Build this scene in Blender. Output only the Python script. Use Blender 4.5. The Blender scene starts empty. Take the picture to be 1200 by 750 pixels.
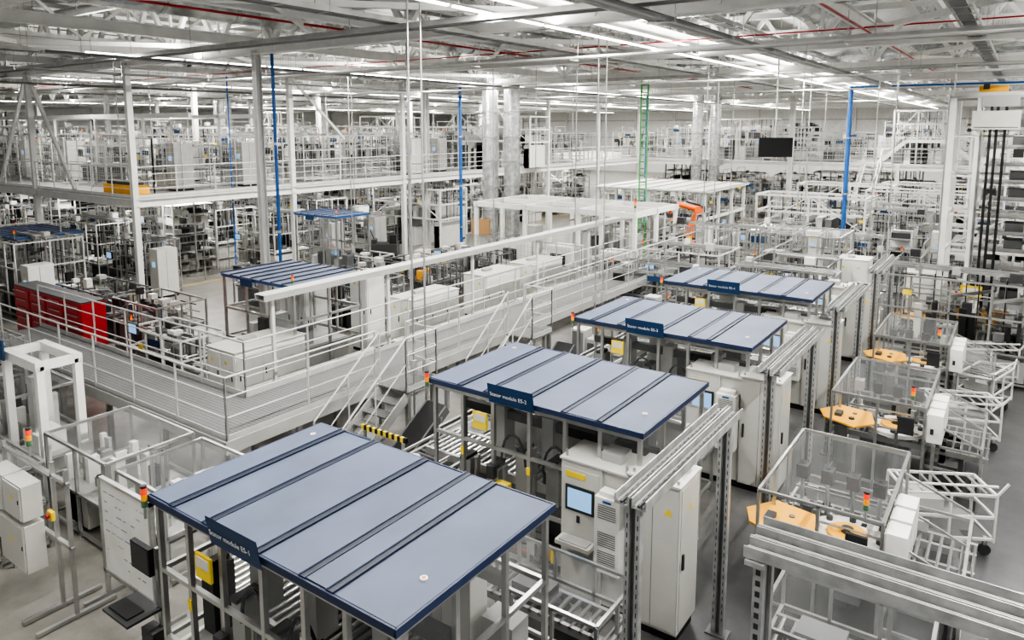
import bpy, math, random
from mathutils import Vector, Matrix
H=6.5
SC=bpy.context.scene
COL=bpy.context.collection
try: SC.view_settings.look='AgX - High Contrast'
except Exception: pass
# ---------------- camera
al=math.radians(35.2); th=math.radians(7.7)
fw=Vector((-math.sin(al)*math.cos(th), math.cos(al)*math.cos(th), -math.sin(th)))
cam=bpy.data.cameras.new('camera'); co=bpy.data.objects.new('camera',cam); COL.objects.link(co)
co.location=(0,0,H); co.rotation_euler=fw.to_track_quat('-Z','Y').to_euler()
cam.sensor_width=36; cam.lens=851/1200*36; cam.shift_y=-0.0917; cam.clip_end=400
SC.camera=co

# ---------------- materials
M={}
def mat(n,col,rough=.5,metal=0.,var=.06,scale=3.,emit=None,es=0.,bump=0.):
    m=bpy.data.materials.new(n); m.use_nodes=True; nt=m.node_tree; b=nt.nodes['Principled BSDF']
    b.inputs['Roughness'].default_value=rough; b.inputs['Metallic'].default_value=metal
    tc=nt.nodes.new('ShaderNodeTexCoord'); nz=nt.nodes.new('ShaderNodeTexNoise'); nz.inputs['Scale'].default_value=scale; nz.inputs['Detail'].default_value=3
    cr=nt.nodes.new('ShaderNodeValToRGB'); nt.links.new(tc.outputs['Object'],nz.inputs['Vector']); nt.links.new(nz.outputs['Fac'],cr.inputs['Fac'])
    cr.color_ramp.elements[0].position=.3; cr.color_ramp.elements[1].position=.7
    cr.color_ramp.elements[0].color=(*[c*(1-var) for c in col],1); cr.color_ramp.elements[1].color=(*[min(1,c*(1+var)) for c in col],1)
    nt.links.new(cr.outputs['Color'],b.inputs['Base Color'])
    if emit: b.inputs['Emission Color'].default_value=(*emit,1); b.inputs['Emission Strength'].default_value=es
    M[n]=m; return m
mat('white_paint',(.74,.735,.70),.4)
mat('cream',(.58,.565,.51),.45)
mat('lgrey',(.37,.37,.355),.45)
mat('cab',(.52,.515,.48),.4,var=.03)
mat('mgrey',(.15,.153,.155),.5)
mat('dgrey',(.04,.041,.043),.5)
mat('black',(.010,.010,.011),.5)
mat('alu',(.47,.472,.46),.30,.75,var=.15)
mat('aludk',(.22,.223,.225),.4,.7)
mat('steelw',(.60,.595,.57),.5)
mat('rail',(.54,.545,.53),.38,.3)
mat('ceilw',(.78,.775,.75),.5)
mat('roofb',(.082,.104,.162),.55,.0,var=.14,scale=1.2)
mat('roofd',(.016,.022,.042),.5,.0)
mat('trimb',(.022,.036,.085),.45,.0)
mat('signb',(.010,.045,.12),.45)
mat('bluep',(.02,.11,.34),.4)
mat('yellow',(.80,.60,.04),.5)
mat('amber',(.85,.42,.025),.5)
mat('orange',(.75,.15,.025),.4)
mat('red',(.42,.012,.02),.4)
mat('green',(.12,.38,.14),.5)
mat('wood',(.36,.22,.10),.6)
mat('duct',(.58,.59,.59),.26,.8,var=.28,scale=5)
mat('galv',(.42,.425,.42),.38,.5,var=.2,scale=7)
mat('deck',(.46,.46,.445),.7)
mat('wallm',(.60,.60,.59),.7)
mat('lamp',(1,1,1),.5,emit=(1,.98,.94),es=14)
mat('screen',(.05,.15,.3),.2,emit=(.35,.6,.9),es=.8)
mat('lred',(.8,.05,.02),.3,emit=(1,.08,.02),es=.5)
mat('lamb',(.8,.35,.02),.3,emit=(1,.4,.02),es=.15)
mat('lgrn',(.08,.15,.10),.3,emit=(.02,.8,.2),es=.02)
def plexi(n,fac,col):
    m=bpy.data.materials.new(n); m.use_nodes=True; nt=m.node_tree; nt.nodes.clear()
    o=nt.nodes.new('ShaderNodeOutputMaterial'); mx=nt.nodes.new('ShaderNodeMixShader'); t=nt.nodes.new('ShaderNodeBsdfTransparent')
    p=nt.nodes.new('ShaderNodeBsdfPrincipled'); p.inputs['Base Color'].default_value=(*col,1); p.inputs['Roughness'].default_value=.06
    lw=nt.nodes.new('ShaderNodeLayerWeight'); lw.inputs['Blend'].default_value=.3
    mp=nt.nodes.new('ShaderNodeMapRange'); mp.inputs['To Min'].default_value=fac; mp.inputs['To Max'].default_value=min(1,fac+.33)
    nt.links.new(lw.outputs['Fresnel'],mp.inputs['Value']); nt.links.new(mp.outputs['Result'],mx.inputs['Fac'])
    nt.links.new(t.outputs[0],mx.inputs[1]); nt.links.new(p.outputs[0],mx.inputs[2]); nt.links.new(mx.outputs[0],o.inputs['Surface'])
    M[n]=m
plexi('plexi',.055,(.62,.64,.64))
def gridmat(n,col,scale,width,base):
    m=bpy.data.materials.new(n); m.use_nodes=True; nt=m.node_tree; b=nt.nodes['Principled BSDF']
    b.inputs['Metallic'].default_value=0; b.inputs['Roughness'].default_value=.7
    tc=nt.nodes.new('ShaderNodeTexCoord'); br=nt.nodes.new('ShaderNodeTexBrick'); br.offset=0
    br.inputs['Scale'].default_value=scale; br.inputs['Mortar Size'].default_value=width; br.inputs['Brick Width'].default_value=1; br.inputs['Row Height'].default_value=1
    br.inputs['Color1'].default_value=(*base,1); br.inputs['Color2'].default_value=(*[c*.85 for c in base],1); br.inputs['Mortar'].default_value=(*col,1)
    nt.links.new(tc.outputs['Object'],br.inputs['Vector']); nt.links.new(br.outputs['Color'],b.inputs['Base Color'])
    M[n]=m
gridmat('grating',(.23,.23,.225),12,.09,(.12,.122,.122))
# floor
m=bpy.data.materials.new('concrete'); m.use_nodes=True; nt=m.node_tree; b=nt.nodes['Principled BSDF']; b.inputs['Roughness'].default_value=.3
tc=nt.nodes.new('ShaderNodeTexCoord'); sx=nt.nodes.new('ShaderNodeSeparateXYZ'); nt.links.new(tc.outputs['Object'],sx.inputs[0])
mr=nt.nodes.new('ShaderNodeMapRange'); mr.inputs['From Min'].default_value=-6; mr.inputs['From Max'].default_value=-3; nt.links.new(sx.outputs['X'],mr.inputs['Value'])
nz=nt.nodes.new('ShaderNodeTexNoise'); nz.inputs['Scale'].default_value=1.3; nz.inputs['Detail'].default_value=10; nz.inputs['Roughness'].default_value=.65; nt.links.new(tc.outputs['Object'],nz.inputs['Vector'])
c1=nt.nodes.new('ShaderNodeValToRGB'); c1.color_ramp.elements[0].position=.3; c1.color_ramp.elements[1].position=.72
c1.color_ramp.elements[0].color=(.16,.153,.14,1); c1.color_ramp.elements[1].color=(.33,.315,.285,1)
c2=nt.nodes.new('ShaderNodeValToRGB'); c2.color_ramp.elements[0].position=.3; c2.color_ramp.elements[1].position=.72
c2.color_ramp.elements[0].color=(.06,.061,.063,1); c2.color_ramp.elements[1].color=(.11,.11,.113,1)
nt.links.new(nz.outputs['Fac'],c1.inputs['Fac']); nt.links.new(nz.outputs['Fac'],c2.inputs['Fac'])
mx=nt.nodes.new('ShaderNodeMix'); mx.data_type='RGBA'; nt.links.new(mr.outputs['Result'],mx.inputs['Factor']); nt.links.new(c1.outputs['Color'],mx.inputs['A']); nt.links.new(c2.outputs['Color'],mx.inputs['B'])
nt.links.new(mx.outputs['Result'],b.inputs['Base Color']); M['concrete']=m

# ---------------- mesh builder
class MB:
    def __init__(s): s.v=[];s.f=[];s.m=[];s.ms=[]
    def mi(s,m):
        if m not in s.ms: s.ms.append(m)
        return s.ms.index(m)
    def box(s,x0,y0,z0,x1,y1,z1,m):
        i=len(s.v); k=s.mi(m)
        s.v+=[(x0,y0,z0),(x1,y0,z0),(x1,y1,z0),(x0,y1,z0),(x0,y0,z1),(x1,y0,z1),(x1,y1,z1),(x0,y1,z1)]
        for q in ((0,3,2,1),(4,5,6,7),(0,1,5,4),(1,2,6,5),(2,3,7,6),(3,0,4,7)): s.f.append(tuple(i+a for a in q)); s.m.append(k)
    def quad(s,pts,m):
        i=len(s.v); s.v+=[tuple(p) for p in pts]; s.f.append(tuple(range(i,i+len(pts)))); s.m.append(s.mi(m))
    def beam(s,p,q,w,h,m):
        p=Vector(p);q=Vector(q);d=(q-p).normalized(); up=Vector((0,0,1)) if abs(d.z)<.99 else Vector((0,1,0))
        sd=d.cross(up).normalized(); u=sd.cross(d); sd*=w/2; u*=h/2; i=len(s.v); k=s.mi(m)
        for c in (p,q):
            for a,b in ((-1,-1),(1,-1),(1,1),(-1,1)): s.v.append(tuple(c+sd*a+u*b))
        for r in ((0,1,2,3),(7,6,5,4),(0,4,5,1),(1,5,6,2),(2,6,7,3),(3,7,4,0)): s.f.append(tuple(i+a for a in r)); s.m.append(k)
    def cyl(s,p,q,r,m,n=8,r2=None):
        p=Vector(p);q=Vector(q);d=(q-p).normalized(); up=Vector((0,0,1)) if abs(d.z)<.99 else Vector((0,1,0))
        a=d.cross(up).normalized(); b=a.cross(d); i=len(s.v); k=s.mi(m); r2=r if r2 is None else r2
        for c,rr in ((p,r),(q,r2)):
            for j in range(n):
                t=2*math.pi*j/n; s.v.append(tuple(c+a*math.cos(t)*rr+b*math.sin(t)*rr))
        for j in range(n): s.f.append((i+j,i+(j+1)%n,i+n+(j+1)%n,i+n+j)); s.m.append(k)
        s.f.append(tuple(i+j for j in range(n-1,-1,-1))); s.m.append(k); s.f.append(tuple(i+n+j for j in range(n))); s.m.append(k)
    def ibeam(s,p,q,w,h,m):
        p=Vector(p);q=Vector(q); u=Vector((0,0,h/2))
        s.beam(p+u,q+u,w,.025,m); s.beam(p-u,q-u,w,.025,m); s.beam(p,q,.02,h,m)
    def frame(s,x0,y0,z0,x1,y1,z1,t,m,nx=1,ny=1,zs=()):
        for a in range(nx+1):
            x=x0+(x1-x0)*a/nx
            for y in (y0,y1): s.beam((x,y,z0),(x,y,z1),t,t,m)
        for a in range(1,ny):
            y=y0+(y1-y0)*a/ny
            for x in (x0,x1): s.beam((x,y,z0),(x,y,z1),t,t,m)
        for z in (z1,)+tuple(zs):
            s.beam((x0,y0,z),(x1,y0,z),t,t,m); s.beam((x0,y1,z),(x1,y1,z),t,t,m); s.beam((x0,y0,z),(x0,y1,z),t,t,m); s.beam((x1,y0,z),(x1,y1,z),t,t,m)
    def stack(s,x,y,z,k=1):
        s.cyl((x,y,z),(x,y,z+.12*k),.015*k,'alu',6)
        for i,c in enumerate(('lgrn','lamb','lred')): s.cyl((x,y,z+(.12+.065*i)*k),(x,y,z+(.18+.065*i)*k),.03*k,c,10)
        s.cyl((x,y,z+.315*k),(x,y,z+.34*k),.03*k,'dgrey',10)
    def mesh(s,n):
        me=bpy.data.meshes.new(n); me.from_pydata(s.v,[],s.f)
        for x in s.ms: me.materials.append(M[x])
        me.polygons.foreach_set('material_index',s.m); me.update(); return me
def put(n,me,loc=(0,0,0),rz=0,bev=0,sc=None):
    if isinstance(me,MB): me=me.mesh(n)
    o=bpy.data.objects.new(n,me); o.location=loc; o.rotation_euler[2]=rz; COL.objects.link(o)
    if sc: o.scale=sc
    if bev:
        b=o.modifiers.new('bevel','BEVEL'); b.width=bev; b.segments=2; b.limit_method='ANGLE'
    return o
def text(n,s,loc,size,matn,parent=None,rot=(math.pi/2,0,0)):
    c=bpy.data.curves.new(n,'FONT'); c.body=s; c.size=size; c.extrude=.001; c.materials.append(M[matn])
    o=bpy.data.objects.new(n,c); o.location=loc; o.rotation_euler=rot; COL.objects.link(o)
    if parent: o.parent=parent
    return o
def railing(mb,p,q,h=1.1,m='rail',r=.02,kick=True,step=1.5,mids=2):
    p=Vector(p);q=Vector(q);L=(q-p).length; n=max(1,round(L/step)); up=Vector((0,0,1))
    for i in range(n+1):
        a=p.lerp(q,i/n); mb.cyl(a,a+up*h,r,m,6)
    for j in range(mids+1): 
        z=h*(1-j/(mids+1)*.95); mb.cyl(p+up*z,q+up*z,r*(1 if j==0 else .65),m,6)
    if kick: mb.beam(p+up*.05,q+up*.05,.012,.1,m)
def fence(mb,p,q,h=2.0,m='alu',step=1.2,z0=.15):
    p=Vector(p);q=Vector(q);L=(q-p).length; n=max(1,round(L/step)); up=Vector((0,0,1))
    for i in range(n+1): a=p.lerp(q,i/n); mb.beam(a,a+up*h,.04,.04,m)
    for z in (z0,h*.5,h): mb.beam(p+up*z,q+up*z,.03,.03,m)
    k=int(L/.16)
    for i in range(k): a=p.lerp(q,(i+.5)/k); mb.beam(a+up*z0,a+up*h,.008,.008,m)
    for j in range(1,int(h/.2)): mb.beam(p+up*(z0+.2*j),q+up*(z0+.2*j),.007,.007,m) if z0+.2*j<h else None
# ---------------- room shell
R=random.Random(3)
X0,X1,Y0,Y1=-90,9,-8,100; ZC=11.2
b=MB(); b.box(X0,Y0,-.15,X1,Y1,0,'concrete'); put('floor',b)
b=MB(); b.box(X0,Y0,ZC,X1,Y1,ZC+.15,'deck'); put('ceiling',b)
b=MB(); b.box(X0-.3,Y0,0,X0,Y1,ZC,'wallm')
for y in range(0,100,6): b.box(X0,y,0,X0+.25,y+.25,ZC,'steelw')
put('wall_left',b)
b=MB(); b.box(X0,Y1,0,X1,Y1+.3,ZC,'wallm')
for x in range(-90,9,6): b.box(x,Y1-.25,0,x+.25,Y1,ZC,'steelw')
for z in (2.5,5,7.5): b.box(X0,Y1-.1,z,X1,Y1,z+.15,'lgrey')
put('wall_back',b)
b=MB(); b.box(X1,Y0,0,X1+.3,Y1,ZC,'wallm'); put('wall_right',b)
# ---------------- roof steel
zb,zt=8.75,10.8
b=MB()
ys=[5.5,13.4,21.4,29.4,37.4,45.4,55,65,75,85]
for yi,y in enumerate(ys):
    det=y<60
    for z,w,hh in ((zb,.3,.24),(zt,.3,.24)):
        b.ibeam((X0,y,z),(X1,y,z),w,hh,'ceilw')
    step=2.6; x=X0+2
    while x<X1-step:
        a=(x,y,zb+.1); c=(x+step/2,y,zt-.1); e=(x+step,y,zb+.1)
        b.beam(a,c,.14,.14,'ceilw'); b.beam(c,e,.14,.14,'ceilw')
        if det: b.beam((x,y,zb),(x,y,zt),.07,.07,'ceilw')
        x+=step
put('roof_truss',b)
b=MB()
for x in (-60,-52,-44,-38,-32,-26,-20.5,-14.5,-9.5,-4.5,3.5):
    b.ibeam((x+.9,Y0,zb+.35),(x+.9,Y1,zb+.35),.2,.28,'ceilw')
for x in range(-88,9,2): b.beam((x,Y0,zt+.2),(x,Y1,zt+.2),.1,.16,'ceilw')
for y in range(2,60,4): b.beam((X0,y+.3,9.75),(X1,y+.3,9.75),.12,.14,'ceilw')
for x in (-45,-28,-16,-4):
    for i in range(len(ys)-1):
        b.beam((x,ys[i],zb+.25),(x+7,ys[i+1],zb+.25),.13,.13,'ceilw'); b.beam((x+7,ys[i],zb+.25),(x,ys[i+1],zb+.25),.13,.13,'ceilw')
for x in (-38,-26,-18,-10,-2):
    b.beam((x,Y0,zt-.1),(x,Y1,zt-.1),.16,.16,'ceilw'); b.beam((x,Y0,zb+.7),(x,Y1,zb+.7),.14,.14,'ceilw')
    y=-6
    while y<70:
        b.beam((x,y,zb+.7),(x,y+1.5,zt-.1),.1,.1,'ceilw'); b.beam((x,y+1.5,zt-.1),(x,y+3,zb+.7),.1,.1,'ceilw'); y+=3
put('roof_beam_grid',b)
# light strips (direct + indirect luminaires)
for i,(x,ya) in enumerate(((-8.3,1),(-21.5,10),(-34,14),(-48,18),(-66,18),(1.8,1))):
    b=MB(); y=ya
    while y<92:
        b.box(x-.035,y,8.57,x+.035,y+1.35,8.6,'lamp'); b.box(x-.07,y,8.6,x+.07,y+1.5,8.64,'white_paint'); y+=1.5
    put('strip_light_row',b)
    L=bpy.data.lights.new('strip_lamp','AREA'); L.shape='RECTANGLE'; L.size=.12; L.size_y=92-ya; L.energy=9000; L.color=(1,.98,.945)
    lo=bpy.data.objects.new('strip_lamp',L); lo.location=(x,(92+ya)/2,8.55); COL.objects.link(lo)
    L=bpy.data.lights.new('strip_uplight','AREA'); L.shape='RECTANGLE'; L.size=.12; L.size_y=92-ya; L.energy=3300; L.color=(1,.985,.95)
    lo=bpy.data.objects.new('strip_uplight',L); lo.location=(x,(92+ya)/2,8.66); lo.rotation_euler=(math.pi,0,0); COL.objects.link(lo)
for x in (-31,-41,-53):
    b=MB(); y=14.5
    while y<54: b.box(x-.04,y,3.5,x+.04,y+1.3,3.53,'lamp'); b.box(x-.06,y,3.53,x+.06,y+1.4,3.58,'white_paint'); b.beam((x,y+.2,3.58),(x,y+.2,3.92),.01,.01,'alu'); y+=3.0
    put('strip_light_row',b)
    L=bpy.data.lights.new('strip_lamp','AREA'); L.shape='RECTANGLE'; L.size=.08; L.size_y=39; L.energy=1700; L.color=(1,.985,.95)
    lo=bpy.data.objects.new('strip_lamp',L); lo.location=(x,34.,3.49); COL.objects.link(lo)
# pipes/ducts/trays at ceiling
b=MB()
b.cyl((-14.6,0,9.0),(-14.6,50,9.0),.03,'red',8)
b.cyl((-3.5,10,8.9),(-3.5,60,8.9),.025,'red',8)
b.cyl((-60,20,8.95),(4,20,8.95),.02,'red',8)
put('sprinkler_pipe',b)
b=MB()
for x,z,r in ((-5.2,9.7,.32),(-17.5,9.6,.35),(-30,9.5,.4),(-3.0,10.2,.22),(-11.6,9.9,.25)):
    y=0
    while y<80:
        b.cyl((x,y,z),(x,y+1.9,z),r,'duct',14); b.cyl((x,y+1.9,z),(x,y+2,z),r+.02,'alu',14); y+=2
b.cyl((-60,33,9.6),(4,33,9.6),.35,'duct',14); b.cyl((-60,17,9.4),(4,17,9.4),.28,'duct',14)
put('air_duct',b)
b=MB()
for x,z in ((-10.5,8.55),(-12.3,9.3),(-22.8,8.6),(-6.8,9.2),(-1.2,8.7),(-36,8.6)):
    b.box(x-.2,0,z,x-.18,80,z+.1,'alu'); b.box(x+.18,0,z,x+.2,80,z+.1,'alu'); b.box(x-.14,0,z+.01,x+.1,80,z+.06,'mgrey')
    for y in range(0,80,1): b.box(x-.2,y,z,x+.2,y+.05,z+.015,'alu')
    for y in range(0,80,3): b.beam((x-.2,y,z),(x-.2,y,zt),.015,.015,'alu'); b.beam((x+.2,y,z),(x+.2,y,zt),.015,.015,'alu')
for y,z in ((11,8.45),(18.5,8.5),(27,8.4),(41,8.4)):
    b.box(-60,y-.2,z,4,y-.18,z+.1,'alu'); b.box(-60,y+.18,z,4,y+.2,z+.1,'alu'); b.box(-60,y-.15,z+.01,4,y+.1,z+.06,'mgrey')
    for x in range(-60,4,3): b.beam((x,y,z),(x,y,zt),.015,.015,'alu')
put('ceiling_cable_tray',b)
b=MB(); rr=random.Random(11)
for x,z in ((-24,8.2),(-19.5,8.3),(-5.5,8.35),(-30,8.1),(-39,8.2),(.6,8.3)):
    for k in range(4): b.cyl((x+.12*k,8,z),(x+.12*k,70,z),.03+.01*(k%2),['alu','lgrey','steelw','aludk'][k],6)
    for y in range(9,70,3): b.beam((x-.08,y,z-.05),(x+.45,y,z-.05),.04,.03,'alu'); b.beam((x-.06,y,z-.05),(x-.06,y,zb),.012,.012,'alu'); b.beam((x+.43,y,z-.05),(x+.43,y,zb),.012,.012,'alu')
for y,z in ((24.5,8.1),(35,8.2),(48,8.1),(15.2,8.15)):
    for k in range(3): b.cyl((-60,y+.12*k,z),(4,y+.12*k,z),.03,['steelw','lgrey','alu'][k],6)
    for x in range(-60,4,3): b.beam((x,y-.06,z-.05),(x,y+.32,z-.05),.03,.03,'alu'); b.beam((x,y+.3,z-.05),(x,y+.3,zb),.012,.012,'alu')
b.cyl((-6.8,36.7,8.35),(6,36.7,8.35),.05,'bluep',8)
put('suspended_media_pipes',b)
# columns
def column(n,x,y,z0=0,z1=zb,w=.24,m='steelw'):
    b=MB(); b.box(x-w/2,y-w/2,z0,x+w/2,y-w/2+.02,z1,m); b.box(x-w/2,y+w/2-.02,z0,x+w/2,y+w/2,z1,m); b.box(x-.012,y-w/2,z0,x+.012,y+w/2,z1,m)
    b.box(x-w,y-w,z0,x+w,y+w,z0+.03,m); put(n,b)
for y in (55,75):
    for x in (-14,-2): column('steel_column',x,y,w=.35)
column('steel_column',-18.6,13.4,w=.2); column('steel_column',-26.6,29.6,w=.3)
for (x,y) in ((-22,29.3),(-21.1,29.9),(-20.7,54),(-19.5,54.5),(-46,30)):
    b=MB(); z=.0
    b.cyl((x,y,0),(x,y,.1),.5,'alu',16)
    while z<9.4: b.cyl((x,y,z),(x,y,z+1.15),.4,'duct',18); b.cyl((x,y,z+1.15),(x,y,z+1.22),.43,'alu',18); z+=1.22
    put('vertical_air_duct',b)
b=MB()
b.box(-22.6,28.5,1.2,-21.5,28.6,2.0,'wood'); b.box(-22.4,28.6,.0,-21.7,28.8,1.2,'lgrey'); put('notice_board_cabinet',b)
def pipe(n,x,y,z1,m,r=.06,bend=True):
    b=MB(); b.cyl((x,y,0),(x,y,z1),r,m,10)
    for z in (1.2,3.4,6.): b.cyl((x,y,z),(x,y,z+.08),r*1.3,'alu',10)
    if bend: b.cyl((x,y,z1-.02),(x-3,y,z1-.02),r,m,10); b.cyl((x,y,z1-.1),(x,y,z1+.05),r*1.3,m,10)
    b.box(x-.1,y-.1,0,x+.1,y+.1,.03,'alu'); put(n,b)
pipe('compressed_air_pipe',-18.0,13.5,9.0,'bluep',.05); pipe('compressed_air_pipe',-24.5,30,8.6,'bluep',.085,False); pipe('compressed_air_pipe',-6.8,36.7,8.4,'bluep',.10,False)
pipe('compressed_air_pipe',-27,18,8.6,'bluep',.03,False); pipe('compressed_air_pipe',-18,39,8.4,'bluep',.08,False)
b=MB(); x,y=-13.7,29.4
for dx in (-.16,.16): b.box(x+dx-.03,y-.03,0,x+dx+.03,y+.03,8.5,'green')
z=.2
while z<8.4: b.box(x-.16,y-.02,z,x+.16,y+.02,z+.06,'green'); z+=.3
put('green_cable_ladder',b)
for x,y in ((-9.9,10.55),(-9.75,10.75),(-9.9,18.2),(-9.75,18.4),(-9.9,26.7),(-9.6,27),(-7,30),(-8,33),(-30,15),(-33,18),(-12.8,22),(-22,20),(-24,22),(-19,28.9),(-16,21.5),(-20,34),(-3.6,27),(-5,32.5),(-12,36),(-37,13),(-16.5,17.5),(-40,24),(-35,30),(-3,38),(-9,42),(-25,38)):
    b=MB(); b.cyl((x,y,0),(x,y,9.4),.022,'alu',6); b.box(x-.05,y-.05,1.5,x+.05,y+.05,1.8,'lgrey'); b.box(x-.07,y-.07,0,x+.07,y+.07,.02,'alu'); put('conduit_drop_pole',b)

# ---------------- mezzanines
b=MB()
MX=-26; MY=13.4; MZ=4.0
b.box(-80,MY,MZ-.08,MX,70,MZ,'lgrey'); b.box(MX,55,MZ-.08,6,70,MZ,'lgrey')
b.ibeam((-80,MY,MZ-.2),(MX,MY,MZ-.2),.2,.26,'steelw'); b.ibeam((MX,MY,MZ-.2),(MX,55,MZ-.2),.2,.26,'steelw'); b.ibeam((MX,55,MZ-.2),(6,55,MZ-.2),.2,.26,'steelw')
for y in range(18,56,4): b.ibeam((-60,y,MZ-.25),(MX,y,MZ-.25),.15,.3,'lgrey')
railing(b,(-70,MY,MZ),(MX,MY,MZ),step=1.6,mids=3,r=.022); railing(b,(MX,MY,MZ),(MX,55,MZ),step=1.6,mids=3,r=.022); railing(b,(MX,55,MZ),(6,55,MZ),step=2,mids=3,r=.022)
for i in range(7):
    y=MY+i*6.9
    b.beam((MX,y,0),(MX,y,zb),.2,.2,'steelw')
for i in range(1,7): b.beam((MX-i*8,MY,0),(MX-i*8,MY,zb),.2,.2,'steelw')
for i in range(5): b.beam((MX+5+i*7,55,0),(MX+5+i*7,55,MZ),.24,.24,'steelw')
for i in range(1,4):
    for j in range(1,5): b.beam((MX-i*9,MY+j*8,0),(MX-i*9,MY+j*8,zb),.22,.22,'steelw')
for x in (-34,-42,-50): b.beam((x,MY,zb),(x+3.5,MY,MZ+.1),.12,.12,'steelw'); b.beam((x,MY,zb),(x-3.5,MY,MZ+.1),.12,.12,'steelw')
for y in (20.3,34.1): b.beam((MX,y,zb),(MX,y+3,MZ+2),.1,.1,'steelw')
for y in (16,19.5): b.beam((-60,y,7.0),(MX-.5,y,7.0),.12,.18,'steelw')
for x in range(-58,-26,4):
    b.beam((x,16,7.0),(x,19.5,7.0),.1,.12,'steelw')
    for y in (16,19.5): b.beam((x,y,MZ),(x,y,7.0),.1,.1,'steelw')
b.box(-29.5,14.0,MZ,-27.0,14.5,MZ+.35,'amber'); b.box(-29.3,14.05,MZ+.35,-27.3,14.45,MZ+.5,'dgrey')
put('mezzanine_platform',b)
b=MB(); fence(b,(-60,14.9,MZ),(-27.4,14.9,MZ),2.1,'steelw'); fence(b,(-27.4,14.9,MZ),(-27.4,52,MZ),2.1,'alu'); fence(b,(-24,57,MZ),(5,57,MZ),2.2,'alu')
put('machine_guard_fence',b)
b=MB(); fence(b,(-28.6,14,0),(-28.6,40,0),2.0,'alu'); fence(b,(-19.3,24,0),(-11.4,24,0),2.0,'alu'); fence(b,(-10.6,33.2,0),(-1,33.2,0),2.1,'steelw'); fence(b,(-11.8,22,0),(-11.8,24,0),2,'alu'); fence(b,(-22,39,0),(-12,39.4,0),2.1,'alu')
put('machine_guard_fence',b)
b=MB()
for i in range(22): b.box(-9,52.2+i*.27-3,i*.182,-8,52.5+i*.27-3,i*.182+.04,'lgrey')
for x in (-9,-8): b.beam((x,49.2,0),(x,55,4),.05,.22,'steelw'); railing(b,(x,49.2,0),(x,55,4),kick=False)
put('mezzanine_stair',b)
b=MB()
for s in (0,1.0):
    b.beam((-8.5,56+s,MZ),(-6.8,56+s,MZ+1.6),.05,.2,'steelw'); b.beam((-6.8,56+s,MZ+1.6),(-4.2,56+s,MZ+1.6),.05,.2,'steelw'); b.beam((-4.2,56+s,MZ+1.6),(-2.5,56+s,MZ),.05,.2,'steelw')
    railing(b,(-8.5,56+s,MZ),(-6.8,56+s,MZ+1.6),kick=False,step=.8); railing(b,(-6.8,56+s,MZ+1.6),(-4.2,56+s,MZ+1.6),step=.8); railing(b,(-4.2,56+s,MZ+1.6),(-2.5,56+s,MZ),kick=False,step=.8)
for i in range(9): b.box(-8.5+i*.19,56,MZ+i*.178,-8.25+i*.19,57,MZ+.03+i*.178,'lgrey'); b.box(-2.75-i*.19,56,MZ+i*.178,-2.5-i*.19,57,MZ+.03+i*.178,'lgrey')
b.box(-6.8,56,MZ+1.57,-4.2,57,MZ+1.6,'lgrey')
put('crossover_stair',b)

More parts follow.
